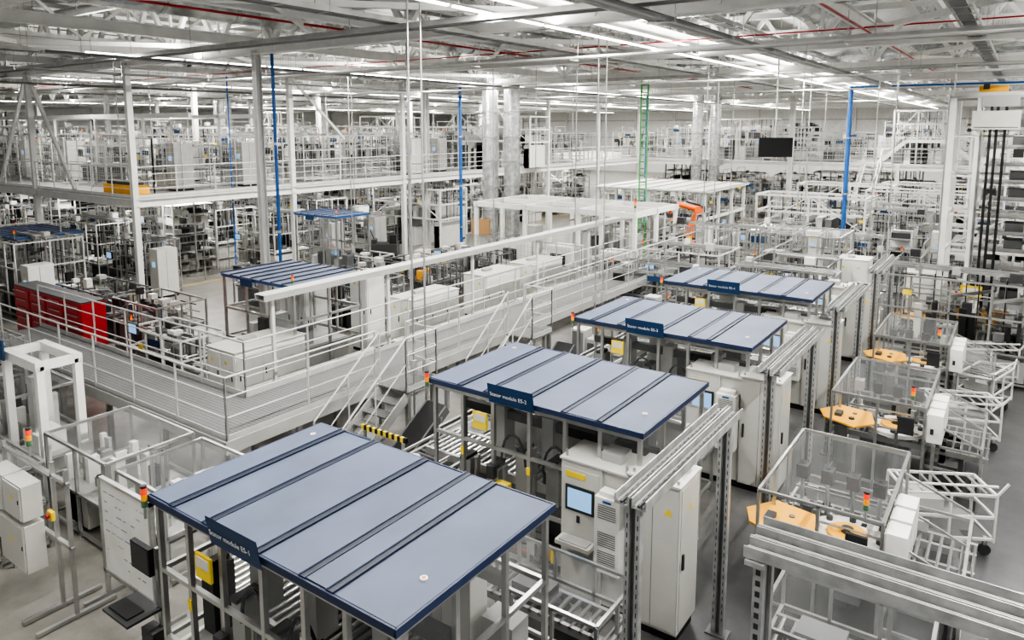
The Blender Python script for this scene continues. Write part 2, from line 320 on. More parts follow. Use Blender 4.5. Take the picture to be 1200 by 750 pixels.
# ---------------- clutter machine variants
def machine(seed,w,d,h,pl=True):
    r=random.Random(seed); b=MB(); fm=r.choice(['alu','alu','steelw','aludk']); nx=max(2,round(w/.8))
    b.frame(0,0,0,w,d,h,.045,fm,nx,2,(.12,.85,h*.55+.3) if h>1.6 else (.12,.85))
    b.box(.05,.05,.74,w-.05,d-.05,.8,'mgrey')
    for i in range(nx):
        x=i*w/nx
        if r.random()<.5: b.box(x+.08,.1,.14,x+w/nx-.08,d*.6,.7,r.choice(['cab','mgrey','white_paint','dgrey','lgrey','dgrey']))
        else:
            for k in range(3): b.beam((x+.1,.2+.3*k,.4),(x+w/nx-.1,.2+.3*k,.4),.05,.05,'alu')
        n=r.randint(4,7)
        for k in range(n):
            xx=x+r.uniform(.05,w/nx-.3); yy=r.uniform(.1,d-.5); hh=r.uniform(.1,h*.4)
            b.box(xx,yy,.8,xx+r.uniform(.06,.25),yy+r.uniform(.08,.3),.8+hh,r.choice(['white_paint','lgrey','alu','mgrey','dgrey','alu','cream','black','aludk','dgrey']))
        for k in range(3):
            xx=x+r.uniform(.1,w/nx-.1); yy=r.uniform(.1,d-.1); b.cyl((xx,yy,.8),(xx,yy,h-.05),.016,r.choice(['alu','black','dgrey']),5)
        for k in range(2):
            zz=r.uniform(1.0,h); yy=r.uniform(.1,d-.1); b.cyl((x,yy,zz),(x+w/nx,yy,zz),.018,r.choice(['black','dgrey','alu','alu']),5)
        if r.random()<.6: 
            xx=x+r.uniform(.2,w/nx-.2); b.cyl((xx,d*.5,.8),(xx,d*.5,h-.1),.04,'alu',8); b.cyl((xx,d*.5,1.0),(xx,d*.5,1.3),.09,r.choice(['dgrey','lgrey','mgrey']),10)
        if r.random()<.6: b.beam((x,r.uniform(.2,d-.2),h*.8),(x+w/nx,r.uniform(.2,d-.2),h*.8),.08,.08,r.choice(['alu','dgrey','aludk']))
    k=0
    while k<w: b.cyl((k,.2,.88),(k,d-.3,.88),.03,'alu',6); k+=.16
    if h>1.6:
        b.box(0,d*.45,h+.05,w,d*.47,h+.13,'alu'); b.box(0,d*.62,h+.05,w,d*.64,h+.13,'alu'); b.box(0,d*.47,h+.05,w,d*.62,h+.09,r.choice(['dgrey','mgrey','lgrey']))
        b.beam((w*.3,0,h),(w*.3,0,h+.5),.04,.04,'alu'); b.beam((w*.3,d,h),(w*.3,d,h+.5),.04,.04,'alu'); b.beam((w*.3,0,h+.5),(w*.3,d,h+.5),.04,.04,'alu')
    for k in range(3):
        xx=r.uniform(0,w-.5); yy=r.uniform(0,d-.4); b.box(xx,yy,h+.03,xx+r.uniform(.15,.35),yy+r.uniform(.15,.3),h+r.uniform(.1,.3),r.choice(['white_paint','lgrey','alu','cab','dgrey']))
    if r.random()<.6 and h>1.6:
        x=w+.08; b.box(x,.1,.08,x+.6,.9,1.9,r.choice(['white_paint','cab','lgrey'])); b.box(x+.02,.12,0,x+.58,.88,.08,'black'); b.box(x+.2,.09,1.2,x+.42,.1,1.4,'screen'); b.box(x+.25,.092,1.55,x+.32,.1,1.62,'yellow'); b.box(x+.59,.45,.15,x+.605,.46,1.85,'mgrey')
    if r.random()<.5: b.box(.2,-.12,1.25,.62,-.06,1.55,'dgrey'); b.box(.23,-.125,1.28,.59,-.12,1.52,r.choice(['screen','black']))
    if r.random()<.5: b.stack(.05,.05,h,1.)
    if r.random()<.4: b.box(w*.4,-.04,h-.3,w*.4+.5,-.03,h-.12,'signb')
    if r.random()<.7: b.box(w*.2,-.04,h-.5,w*.2+.22,-.03,h-.36,'yellow')
    if r.random()<.12: b.box(w*.6,.3,.8,w*.6+.25,.6,1.2,r.choice(['yellow','orange','amber','bluep']))
    if pl:
        for i in range(nx):
            if r.random()<.5: b.quad([(i*w/nx+.04,0,.9),((i+1)*w/nx-.04,0,.9),((i+1)*w/nx-.04,0,h-.05),(i*w/nx+.04,0,h-.05)],'plexi')
        if r.random()<.6: b.quad([(w,0,.9),(w,d,.9),(w,d,h-.05),(w,0,h-.05)],'plexi')
    return b.mesh('assembly_machine_mesh')
VAR=[machine(i,R.choice([2.4,3.0,3.6]),R.choice([1.4,1.8,2.2]),R.choice([1.7,2.0,2.3,2.6]),True) for i in range(9)]
VARN=[machine(30+i,R.choice([2.4,3.0,3.6]),R.choice([1.4,1.8,2.2]),R.choice([1.7,2.1,2.5]),False) for i in range(9)]
VARL=[machine(60+i,R.choice([1.8,2.4,3.0]),R.choice([1.2,1.5]),R.choice([1.1,1.35,1.5]),True) for i in range(6)]
def rack(seed,w,d,h,dark=False):
    r=random.Random(seed); b=MB(); n=int(h/.42)
    for x in (0,w/2,w):
        for y in (0,d): b.beam((x,y,0),(x,y,h),.06,.06,'steelw')
    for i in range(n+1):
        z=.1+i*.42
        if z>h: break
        b.box(0,0,z,w,d,z+.03,'steelw' if not dark else 'mgrey')
        x=.06
        while x<w-.35:
            ww=r.uniform(.25,.4)
            if r.random()<.75 and z<h-.3: b.box(x,.05,z+.03,x+ww-.04,d-.05,z+r.uniform(.15,.33),r.choice(['dgrey','mgrey','lgrey','alu','white_paint','dgrey','black']))
            x+=ww
    b.beam((0,d,0),(w,d,h),.03,.03,'alu')
    return b.mesh('parts_rack_mesh')
RK=[rack(1,2,.8,3.2),rack(2,2.4,1,3.0,True),rack(3,1.6,.8,2.6,True)]
def tallframe(seed,w,d,h):
    r=random.Random(seed); b=MB(); b.frame(0,0,0,w,d,h,.09,'steelw',2,1,(h*.5,h*.75)); b.beam((0,0,h*.5),(w/2,0,h),.05,.05,'steelw'); b.beam((w,0,h*.5),(w/2,0,h),.05,.05,'steelw')
    for k in range(8): x=r.uniform(0,w-.6); b.box(x,.2,h*.5,x+.3,d-.2,h*.5+r.uniform(.2,.7),r.choice(['lgrey','alu','mgrey','dgrey','cab']))
    for k in range(6): x=r.uniform(0,w-.6); b.box(x,.2,0,x+.45,d-.2,r.uniform(.8,1.7),r.choice(['white_paint','cab','mgrey','dgrey']))
    for k in range(14): x=r.uniform(.1,w-.1); yy=r.uniform(.1,d-.1); b.cyl((x,yy,h*.2),(x,yy,h),.02,r.choice(['alu','dgrey']),6)
    return b.mesh('process_frame_mesh')
TF=[tallframe(1,4,2,3.4),tallframe(2,5,2.2,3.2),tallframe(3,3,2,3.7)]
def scatter(x0,x1,y0,y1,z,gx,gy,pl,dens=.9,jit=.3,tall=.2,excl=(),low=False):
    x=x0
    while x<x1:
        y=y0
        while y<y1:
            if R.random()<dens and not any(a<x+1.5<c and e<y+1<f for a,c,e,f in excl):
                t=R.random(); p=(x+R.uniform(-jit,jit),y+R.uniform(-jit,jit),z)
                if low: put('workbench_station',R.choice(VARL),p,0)
                elif t<tall*.5: put('parts_rack',R.choice(RK),p,R.choice([0,0,math.pi/2]))
                elif t<tall and z+3.8<8.4: put('process_frame',R.choice(TF),p,0)
                else: put('assembly_machine',R.choice(VAR if pl and R.random()<.5 else VARN),p,0)
            y+=gy
        x+=gx
scatter(-62,-29.5,14.5,52,0,4.5,3.0,False,.95,.15,.3)
scatter(-54,-29,7.0,13,0,4.8,3.0,True,.95,.1,.1)
scatter(-44,-17,4.8,7,0,4.6,9,True,.95,.2,0)
scatter(-25.2,-19,10.4,12,0,3.4,3.0,True,1,.1,.0,low=True)
scatter(-23.4,-18.9,15.4,24,0,3.6,2.3,True,.85,.1,.1,low=True)
scatter(-22,-13.0,40,53,0,4.5,3.2,True,.9,.15,.4)
scatter(-11,-1,34.0,48,0,4.2,2.8,True,.95,.1,.3)
scatter(-11.5,-4.0,22.2,32,0,4.1,2.6,True,1,.1,.05,excl=((-8.9,-5,27.0,32),(-12,-9,29,34)))
scatter(-3.2,-2.4,21.6,24,0,3.5,3.0,True,1,.1,0)
scatter(-3.4,-1,28.6,33,0,3.6,2.6,True,1,.1,.3)
scatter(-26,4,57.5,66,0,4.3,3.2,False,.9,.2,.3)
scatter(-62,-29.8,15.6,50,MZ,4.5,3.2,False,.95,.15,.1)
scatter(-30,3,58,66,MZ,4.4,3.6,False,.95,.2,.2)

# ---------------- roofed booths
def booth(seed):
    r=random.Random(seed); b=MB(); W,D,Z=3.64,2.33,2.6
    b.box(0,0,Z-.06,W,D,Z-.02,'roofd')
    xs=[0,.42,1.02,1.86,2.5,2.86,W] if seed%2==0 else [0,.6,1.1,1.75,2.45,3.0,W]
    for i in range(len(xs)-1):
        z=Z+(.0 if i%2 else .012)
        b.box(xs[i]+.01,.012,Z-.02,xs[i+1]-.01,D-.012,z,'roofb')
    for x in xs[1:-1]:
        b.box(x-.045,-.004,Z-.02,x+.045,D+.004,Z+.02,'roofd'); b.box(x-.03,.0,Z+.02,x-.02,D,Z+.035,'roofb')
    b.box(-.01,-.02,Z-.07,W+.01,.0,Z+.005,'trimb'); b.box(-.02,-.02,Z-.07,0,D+.02,Z+.005,'trimb'); b.box(W,-.02,Z-.07,W+.02,D+.02,Z+.005,'trimb'); b.box(-.01,D,Z-.07,W+.01,D+.02,Z+.005,'trimb')
    for (sx,sy) in ((W-.25,.6),(.2,D-.3)):
        b.cyl((sx,sy,Z),(sx,sy,Z+.016),.035,'white_paint',16); b.cyl((sx,sy,Z+.016),(sx,sy,Z+.018),.018,'orange',12)
    X=[.06,.62,1.2,1.85,2.45,3.0,W-.06]
    for x in X: b.beam((x,.06,0),(x,.06,Z-.07),.055,.055,'alu')
    for x in (.06,1.2,2.45,W-.06): b.beam((x,D-.06,0),(x,D-.06,Z-.07),.055,.055,'alu')
    for y in (.8,1.55):
        for x in (.06,W-.06): b.beam((x,y,0),(x,y,Z-.07),.055,.055,'alu')
    for z in (.12,.95,1.75,Z-.12):
        for y in (.06,D-.06): b.beam((.06,y,z),(W-.06,y,z),.05,.05,'alu')
        for x in (.06,W-.06): b.beam((x,.06,z),(x,D-.06,z),.05,.05,'alu')
    for i in range(3): b.beam((.06,.5+.6*i,Z-.12),(W-.06,.5+.6*i,Z-.12),.05,.05,'aludk')
    for i in (0,2,3,5): b.quad([(X[i]+.03,.06,1.0),(X[i+1]-.03,.06,1.0),(X[i+1]-.03,.06,Z-.15),(X[i]+.03,.06,Z-.15)],'plexi')
    b.quad([(W-.06,.1,1.0),(W-.06,D-.1,1.0),(W-.06,D-.1,Z-.15),(W-.06,.1,Z-.15)],'plexi')
    for x in (.62,1.85,3.0): b.box(x-.03,.02,1.5,x+.03,.03,1.62,'yellow')
    b.box(.2,.9,.1,W-.2,1.7,.78,'mgrey')
    for y in (.85,1.75): b.box(-.9,y,.78,W-.1,y+.06,.92,'alu')
    x=-.85
    while x<W-.2: b.cyl((x,.9,.88),(x,1.76,.88),.028,'alu',8); x+=.12
    for i in range(6):
        x=.3+i*.55; hh=r.uniform(.2,.9)
        b.box(x,.35,.95,x+.22,.62,.95+hh,r.choice(['alu','lgrey','aludk','dgrey'])); b.box(x+.05,.3,.95+hh,x+.17,.6,1.0+hh,'black')
        b.box(x,1.85,.3,x+.4,2.15,r.uniform(1.2,2.1),r.choice(['cab','lgrey','mgrey','alu']))
        b.cyl((x+.3,.4,.1),(x+.3,.4,1.3),.03,'alu',8)
        for k in range(4): b.cyl((x+.1,.2+.1*k,.15+.06*k),(x+.5,.2+.1*k,.18+.06*k),.012,r.choice(['black','bluep','orange','black']),6)
    b.beam((.1,.75,2.0),(W-.1,.75,2.0),.12,.14,'dgrey'); b.beam((.1,1.6,2.1),(W-.1,1.6,2.1),.1,.1,'alu')
    for x in (.8,1.7,2.7): b.box(x,.62,1.3,x+.2,.9,2.15,'lgrey'); b.box(x+.04,.6,1.1,x+.16,.7,1.3,'black')
    for x in (1.45,2.2):
        pts=[(x+.22*math.cos(t),.22,1.5+.45*math.sin(t)) for t in [math.pi*k/8 for k in range(9)]]
        for a,c in zip(pts,pts[1:]): b.cyl(a,c,.02,'black',6)
    b.box(.88,-.04,2.02,1.14,-.01,2.28,'yellow'); b.box(.91,-.045,2.14,1.11,-.04,2.25,'cream'); b.box(1.28,-.02,1.05,1.5,.1,1.25,'yellow'); b.box(1.3,-.03,.75,1.44,.05,1.05,'lgrey'); b.box(1.5,-.02,.98,1.6,.06,1.15,'red')
    b.box(1.15,-.06,1.3,1.28,.04,1.5,'dgrey')
    for k in range(5): b.box(1.9+.12*k,0,.3,1.98+.12*k,.1,.5,r.choice(['lgrey','dgrey','yellow','alu']))
    b.box(2.4,.3,.15,3.2,.8,1.3,'white_paint'); b.box(2.42,.32,0,3.18,.78,.15,'black'); b.box(2.5,.4,1.3,2.8,.7,1.36,'lgrey')
    b.box(.1,.15,.15,.55,.5,.85,'cab')
    b.stack(-.02,-.05,Z-.25,1.1)
    b.quad([(1.2,-.05,Z-.1),(2.0,-.05,Z-.1),(2.0,-.10,Z+.2),(1.2,-.10,Z+.2)],'signb'); b.quad([(1.2,-.045,Z-.1),(1.2,-.095,Z+.2),(2.0,-.095,Z+.2),(2.0,-.045,Z-.1)],'signb')
    return b
for k in range(4):
    o=put('roofed_machine_booth',booth(k),(-7.4,3.75+4.5*k,0))
    text('sign_text','Stator module ES-%d'%(k+1),(1.24,-.083,2.62),.083,'white_paint',o,rot=(math.radians(99.5),0,0))
def cabinet():
    b=MB()
    b.box(0,.0,.12,.62,.62,2.05,'cab'); b.box(.02,.03,0,1.68,.58,.12,'black')
    b.box(.05,-.012,.15,.57,0,1.95,'cab'); b.box(.08,-.03,1.36,.52,-.012,1.72,'dgrey'); b.box(.115,-.034,1.4,.485,-.03,1.68,'screen')
    b.box(.03,-.22,.93,.55,-.012,.99,'cab'); b.box(.08,-.2,.99,.5,-.05,1.005,'lgrey')
    b.box(.08,-.02,1.83,.38,-.012,1.91,'yellow'); b.box(.25,-.02,1.2,.3,-.012,1.3,'dgrey')
    b.box(.62,.04,.12,1.0,.62,2.05,'cab'); b.box(.62,-.2,.75,.98,.04,1.78,'white_paint')
    for z in (1.5,1.12,.86):
        for i in range(7): b.box(.67,-.206,z+i*.03,.93,-.2,z+.012+i*.03,'mgrey')
    b.box(.66,-.15,1.78,.94,.0,1.84,'white_paint'); b.box(.74,-.206,1.72,.86,-.2,1.75,'bluep')
    b.box(1.0,0,.12,1.7,.66,2.1,'cab'); b.box(1.02,-.015,.16,1.68,0,2.06,'cab'); b.box(1.06,-.04,1.0,1.09,-.015,1.25,'dgrey'); b.box(1.345,-.018,.16,1.352,-.014,2.06,'mgrey')
    b.quad([(1.5,-.018,1.72),(1.62,-.018,1.72),(1.56,-.018,1.82)],'yellow')
    b.box(1.701,.05,.16,1.712,.6,2.06,'cab'); b.quad([(1.713,.3,1.7),(1.713,.4,1.7),(1.713,.35,1.8)],'yellow')
    b.box(1.712,.08,1.0,1.74,.12,1.2,'dgrey')
    b.box(-.02,-.02,2.05,1.02,.64,2.08,'cab'); b.box(.98,-.03,2.1,1.72,.68,2.13,'cab')
    for x in (.05,.95,1.05,1.65): b.cyl((x,.06,2.08),(x,.06,2.17),.02,'alu',8)
    b.box(.5,.2,2.08,.8,.5,2.2,'lgrey'); b.box(1.25,.35,2.12,1.6,.6,2.2,'mgrey')
    return b.mesh('electrical_control_cabinet')
CM=cabinet()
for k in range(4):
    put('electrical_control_cabinet',CM,(-4.85,8.05+4.5*k,0),0,.008)
def traybeam(b,p,q,w=.16,m='galv'):
    p=Vector(p);q=Vector(q); d=(q-p); L=d.length; d.normalize(); sd=d.cross(Vector((0,0,1))).normalized()
    for s in (-1,1): b.beam(p+sd*s*w/2,q+sd*s*w/2,.014,.10,m)
    b.beam(p-Vector((0,0,.045)),q-Vector((0,0,.045)),w,.01,m)
    n=int(L/.12)
    for i in range(n): c=p+d*(i+.5)*L/n; b.beam(c-sd*w*.4+Vector((0,0,-.037)),c+sd*w*.4+Vector((0,0,-.037)),.035,.008,'mgrey')
    for k,cc in enumerate(('lgrey','dgrey','mgrey')): b.cyl(p+sd*(-.04+.04*k)+Vector((0,0,-.02)),q+sd*(-.04+.04*k)+Vector((0,0,-.02)),.012,cc,6)
def portal(L):
    b=MB()
    for y in (0,L):
        b.box(-.08,y-.04,0,-.03,y+.04,2.95,'galv'); b.box(.03,y-.04,0,.08,y+.04,2.95,'galv'); b.box(-.03,y+.02,0,.03,y+.03,2.95,'aludk'); b.box(-.14,y-.1,0,.14,y+.1,.02,'aludk')
        z=.2
        while z<2.9: b.box(-.06,y-.042,z,-.05,y-.039,z+.05,'dgrey'); b.box(.05,y-.042,z,.06,y-.039,z+.05,'dgrey'); z+=.1
    for s in (-.09,.09): traybeam(b,(s,-.1,3.0),(s,L+.1,3.0),.14)
    return b.mesh('cable_tray_portal')
PM=portal(2.6)
for k in range(4): put('cable_tray_portal',PM,(-2.8,6.0+4.5*k,0))
b=MB()
for s in (-.2,.0,.2): traybeam(b,(-1.7,6.1+s,2.95),(6.5,6.1+s,2.95),.17)
for x in (-1.6,2.4,6.2):
    for s in (-.13,.13): b.box(x-.045,6.1+s-.045,0,x+.045,6.1+s+.045,2.88,'galv')
    b.box(x-.02,6.0,0,x+.02,6.2,2.85,'aludk'); b.box(x-.15,5.9,0,x+.15,6.3,.02,'aludk'); b.box(x-.08,5.78,2.85,x+.08,6.42,2.89,'galv')
    z=.2
    while z<2.8: b.box(x-.02,5.92,z,x+.02,5.926,z+.05,'dgrey'); z+=.1
put('overhead_cable_trunking',b)

# ---------------- loading cells on the right
def cell(seed):
    r=random.Random(seed); b=MB(); XE=2.35
    b.frame(0,0,0,1.5,2.4,1.7,.04,'alu',2,3,(.15,.8))
    b.frame(1.5,.2,0,XE,2.2,1.0,.04,'alu',1,2,(.2,.6))
    b.quad([(0,0,1.7),(1.5,0,1.7),(1.5,2.4,1.7),(0,2.4,1.7)],'plexi')
    b.quad([(0,0,.8),(1.5,0,.8),(1.5,0,1.7),(0,0,1.7)],'plexi'); b.quad([(1.5,0,.8),(1.5,2.4,.8),(1.5,2.4,1.7),(1.5,0,1.7)],'plexi')
    b.quad([(1.5,.2,1.45),(XE,.2,1.1),(XE,2.2,1.1),(1.5,2.2,1.45)],'plexi'); b.quad([(XE,.2,.6),(XE,2.2,.6),(XE,2.2,1.1),(XE,.2,1.1)],'plexi')
    for y in (.2,1.2,2.2): b.beam((1.5,y,1.45),(XE,y,1.1),.03,.03,'alu')
    b.beam((XE,.2,1.1),(XE,2.2,1.1),.03,.03,'alu')
    for y in (.6,1.1,1.6,1.9): b.box(-.1,y,.7,XE+.1,y+.06,.8,'alu')
    x=-.05
    while x<XE+.1: b.cyl((x,.62,.78),(x,1.9,.78),.025,'aludk',8); x+=.13
    for i in range(8): xx=r.uniform(.1,1.9); b.box(xx,r.uniform(.2,1.6),.3,xx+.3,r.uniform(1.7,2.1),.66,r.choice(['dgrey','mgrey','dgrey','aludk']))
    for i in range(18): xx=r.uniform(.1,2.0); yy=r.uniform(.2,2); b.box(xx,yy,.83,xx+r.uniform(.04,.16),yy+r.uniform(.04,.16),.87+r.uniform(.05,.2),r.choice(['dgrey','alu','white_paint','black','aludk','lgrey']))
    for i in range(5): yy=.3+.45*i; b.beam((.1,yy,1.1),(1.4,yy,1.1),.03,.03,'alu')
    for i in range(4): b.cyl((.2+.35*i,1.6,.8),(.2+.35*i,1.6,1.5),.03,'alu',8); b.box(.12+.35*i,1.5,1.3,.28+.35*i,1.7,1.5,r.choice(['dgrey','lgrey','black']))
    pts=[(-.25,.15),(.3,-.05),(.6,.3),(.45,.85),(-.1,.95),(-.4,.5)]
    for z in (1.10,1.13): b.quad([(x+.1,y,z) for x,y in pts],'amber')
    for (p,q) in zip(pts,pts[1:]+pts[:1]): b.quad([(p[0]+.1,p[1],1.10),(q[0]+.1,q[1],1.10),(q[0]+.1,q[1],1.13),(p[0]+.1,p[1],1.13)],'amber')
    b.box(-.0,.2,1.0,.4,.7,1.09,'dgrey'); b.box(.0,.3,1.13,.12,.5,1.19,'dgrey'); b.cyl((.3,.3,1.13),(.3,.3,1.16),.05,'black',10); b.cyl((.3,.6,1.13),(.3,.6,1.15),.04,'mgrey',10)
    b.cyl((.1,.45,.2),(.1,.45,1.0),.12,'mgrey',14)
    b.cyl((.98,.8,.93),(.98,.8,1.0),.5,'white_paint',28); b.cyl((.98,.8,1.0),(.98,.8,1.04),.26,'amber',20); b.cyl((.98,.8,1.04),(.98,.8,1.1),.08,'dgrey',16); b.cyl((.98,.8,0),(.98,.8,.93),.15,'mgrey',12)
    for k in range(8):
        a=k*math.pi/4; b.cyl((.98+.4*math.cos(a),.8+.4*math.sin(a),1.0),(.98+.4*math.cos(a),.8+.4*math.sin(a),1.05),.045,'dgrey',8)
    for k in range(3): b.box(1.55,-.1+.42*k,1.15,1.78,.25+.42*k,1.65,'white_paint'); b.box(1.53,-.09+.42*k,1.17,1.55,.24+.42*k,1.63,'cab'); b.box(1.6,-.11+.42*k,1.3,1.65,-.1+.42*k,1.4,'dgrey')
    b.beam((1.66,-.15,1.1),(1.66,1.2,1.1),.05,.08,'alu'); b.beam((1.66,-.1,0),(1.66,-.1,1.1),.05,.05,'alu')
    b.stack(1.3,-.02,1.7,1.1); b.box(1.1,-.1,1.2,1.35,-.05,1.5,'dgrey')
    return b
for k in range(4): put('loading_cell',cell(k),(-2.58,9.4+4.5*k,0))
def fconv(W,D,h):
    b=MB(); b.frame(0,0,0,W,D,h,.04,'alu',3,2,(.2,.75))
    b.quad([(0,0,h),(W,0,h),(W,D,h),(0,D,h)],'plexi'); b.quad([(0,0,.75),(W,0,.75),(W,0,h),(0,0,h)],'plexi')
    for y in (D*.25,D*.75): b.box(0,y,.7,W,y+.05,.8,'alu')
    x=.1
    while x<W: b.cyl((x,D*.25,.78),(x,D*.75,.78),.028,'aludk',8); x+=.14
    b.box(.3,D*.4,.8,.8,D*.7,.95,'mgrey'); b.box(W*.5,D*.3,.2,W*.5+.5,D*.6,.68,'dgrey'); b.box(.1,.1,.2,.5,.4,.6,'lgrey'); b.box(.2,D*.5,.2,W*.5,D*.9,.6,'dgrey')
    return b
for p in ((-2.0,7.4,0),(-1.9,4.5,0)): put('guarded_roller_conveyor',fconv(1.6,1.15,1.2),p)
put('guarded_roller_conveyor',fconv(1.1,.9,1.2),(-3.55,4.4,0))
put('guarded_roller_conveyor',fconv(1.7,1.0,1.15),(-5.1,6.4,0))
def trolley():
    b=MB()
    b.frame(0,0,.25,1.3,.7,1.0,.035,'steelw',2,1,(.3,.65))
    for x in (.08,1.22):
        for y in (.08,.62): b.cyl((x,y-.025,.09),(x,y+.025,.09),.09,'dgrey',14); b.beam((x,y,.15),(x,y,.3),.05,.05,'alu')
    b.cyl((0,.0,1.15),(1.3,.0,1.15),.02,'steelw',8); b.beam((0,0,1.0),(-.15,0,1.2),.03,.03,'steelw'); b.beam((1.3,0,1.0),(1.45,0,1.2),.03,.03,'steelw')
    for i in range(7): b.cyl((.1+.18*i,.05,1.0),(.1+.18*i,.65,1.0),.02,'alu',8)
    b.box(.1,.1,.66,.6,.6,.85,'lgrey'); b.box(.2,.2,.32,1.1,.55,.5,'mgrey')
    return b.mesh('transport_trolley')
TM=trolley()
for x,y,rz in ((-1.1,12.0,.5),(-1.2,16.5,.4),(-.2,18.6,1.3),(-.9,21.0,.5)): put('transport_trolley',TM,(x,y,0),rz)

# ---------------- elevated walkway
b=MB(); Wz=1.3
b.box(-12.1,6.65,Wz-.04,-10.5,31,Wz,'grating'); b.box(-21,6.65,Wz-.04,-12.1,8.1,Wz,'grating')
b.box(-21,6.62,Wz-.2,-10.48,6.65,Wz+.02,'lgrey'); b.box(-10.5,6.62,Wz-.2,-10.47,31,Wz+.02,'lgrey'); b.box(-12.13,8.1,Wz-.2,-12.1,31,Wz+.02,'lgrey'); b.box(-21,8.1,Wz-.2,-12.1,8.13,Wz+.02,'lgrey')
x=-20.8
while x<-10.5:
    for y in (6.75,8.0): b.beam((x,y,0),(x,y,Wz-.04),.09,.09,'alu')
    x+=2.05
y=8.2
while y<31:
    for x in (-12.0,-10.6): b.beam((x,y,0),(x,y,Wz-.04),.09,.09,'alu')
    b.beam((-12,y,Wz-.14),(-10.6,y,Wz-.14),.06,.14,'alu'); y+=2.1
railing(b,(-21,6.7,Wz),(-10.55,6.7,Wz)); railing(b,(-10.55,6.7,Wz),(-10.55,10.1,Wz)); railing(b,(-10.55,11.0,Wz),(-10.55,14.6,Wz)); railing(b,(-10.55,15.5,Wz),(-10.55,31,Wz))
railing(b,(-12.05,8.1,Wz),(-12.05,31,Wz)); railing(b,(-21,8.1,Wz),(-12.05,8.1,Wz))
for ytop in (10.1,14.6):
    b.box(-10.5,ytop,Wz-.04,-9.65,ytop+.9,Wz,'grating'); b.beam((-9.7,ytop+.8,0),(-9.7,ytop+.8,Wz),.08,.08,'alu'); b.beam((-9.7,ytop+.05,0),(-9.7,ytop+.05,Wz),.08,.08,'alu')
    n=6
    for i in range(n):
        z=Wz-(i+1)*Wz/(n+1); yy=ytop-.25*i; b.box(-10.4,yy-.27,z-.03,-9.7,yy,z,'grating'); b.box(-10.4,yy-.275,z-.03,-9.7,yy-.27,z,'mgrey')
    for x in (-10.42,-9.68): 
        b.beam((x,ytop,Wz-.1),(x,ytop-1.7,0.06),.03,.2,'lgrey')
        railing(b,(x,ytop,Wz),(x,ytop-1.7,0.0),kick=False,step=.9,mids=1)
    railing(b,(-9.68,ytop,Wz),(-9.68,ytop+.9,Wz),step=.9); railing(b,(-10.5,ytop+.9,Wz),(-9.68,ytop+.9,Wz),step=.9)
    xa=-9.6
    while xa<-8.55: b.box(xa,ytop-1.3,1.02,xa+.07,ytop-1.25,1.11,'yellow'); b.box(xa+.07,ytop-1.3,1.02,xa+.14,ytop-1.25,1.11,'black'); xa+=.14
    for xx in (-9.55,-8.6): b.box(xx,ytop-1.29,0,xx+.05,ytop-1.25,1.0,'alu')
put('elevated_walkway',b)
def conveyor(L,w=.7,h=.8):
    b=MB()
    for x in (0,w): b.box(x-.03,0,h-.14,x+.03,L,h,'alu')
    y=.06
    while y<L: b.cyl((0,y,h-.03),(w,y,h-.03),.028,'aludk',8); y+=.13
    y=.2
    while y<L:
        for x in (0,w): b.beam((x,y,0),(x,y,h-.1),.06,.06,'alu')
        b.beam((0,y,.25),(w,y,.25),.05,.05,'alu'); b.box(.1,y+.1,h-.45,w-.1,y+.5,h-.2,'dgrey'); y+=1.4
    for x in (-.05,w+.05): b.box(x-.015,0,h+.05,x+.015,L,h+.09,'steelw')
    y=.4
    while y<L-.6: b.box(.1,y,h,w-.1,y+.55,h+.04,'mgrey'); b.cyl((w/2,y+.28,h+.04),(w/2,y+.28,h+.16),.16,'alu',14); y+=1.9
    return b
put('roller_conveyor',conveyor(22),(-8.5,6.0,0)); put('roller_conveyor',conveyor(19,.5),(-13.4,9.0,0))
for k in range(4):
    y=6.35+4.5*k
    c=MB(); c.frame(0,0,0,3.2,1.35,1.5,.05,'alu',3,1,(.15,.8)); 
    for yy in (.3,1.0): c.box(0,yy,.7,3.2,yy+.05,.8,'alu')
    x=.1
    while x<3.1: c.cyl((x,.32,.78),(x,1.02,.78),.026,'aludk',8); x+=.13
    c.quad([(0,0,1.5),(3.2,0,1.5),(3.2,1.35,1.5),(0,1.35,1.5)],'plexi'); c.box(.3,.35,.82,.9,.9,1.15,'alu'); c.box(1.4,.4,.82,1.7,.8,1.3,'dgrey'); c.box(2.2,.4,.2,2.9,.9,.66,'mgrey')
    c.box(1.0,-.02,1.1,1.3,0,1.3,'yellow')
    if k!=0: put('guarded_roller_conveyor',c,(-7.4,y,0))
    d=MB(); d.box(0,0,.1,.42,.4,1.3,'cab'); d.box(.46,0,.1,.8,.4,1.1,'lgrey'); d.box(.05,-.02,.5,.37,0,1.25,'mgrey'); d.box(0.02,.02,0,.78,.38,.1,'black'); d.box(.5,-.02,.75,.76,0,1.0,'dgrey'); d.stack(.7,.2,1.1,1)
    put('operator_terminal',d,(-9.4,7.0+4.5*k,0),0,.01)
def incl():
    b=MB()
    for x in (0,.5): b.beam((x,0,.1),(x,1.6,1.1),.04,.18,'aludk')
    b.beam((.25,0,.15),(.25,1.6,1.15),.46,.05,'black')
    for x in (0,.5): b.beam((x,.2,0),(x,.2,.2),.05,.05,'alu'); b.beam((x,1.4,0),(x,1.4,1.0),.05,.05,'alu')
    return b
put('inclined_belt_conveyor',incl(),(-9.3,8.7,0)); put('inclined_belt_conveyor',incl(),(-9.3,13.6,0)); put('inclined_belt_conveyor',incl(),(-9.3,17.9,0))

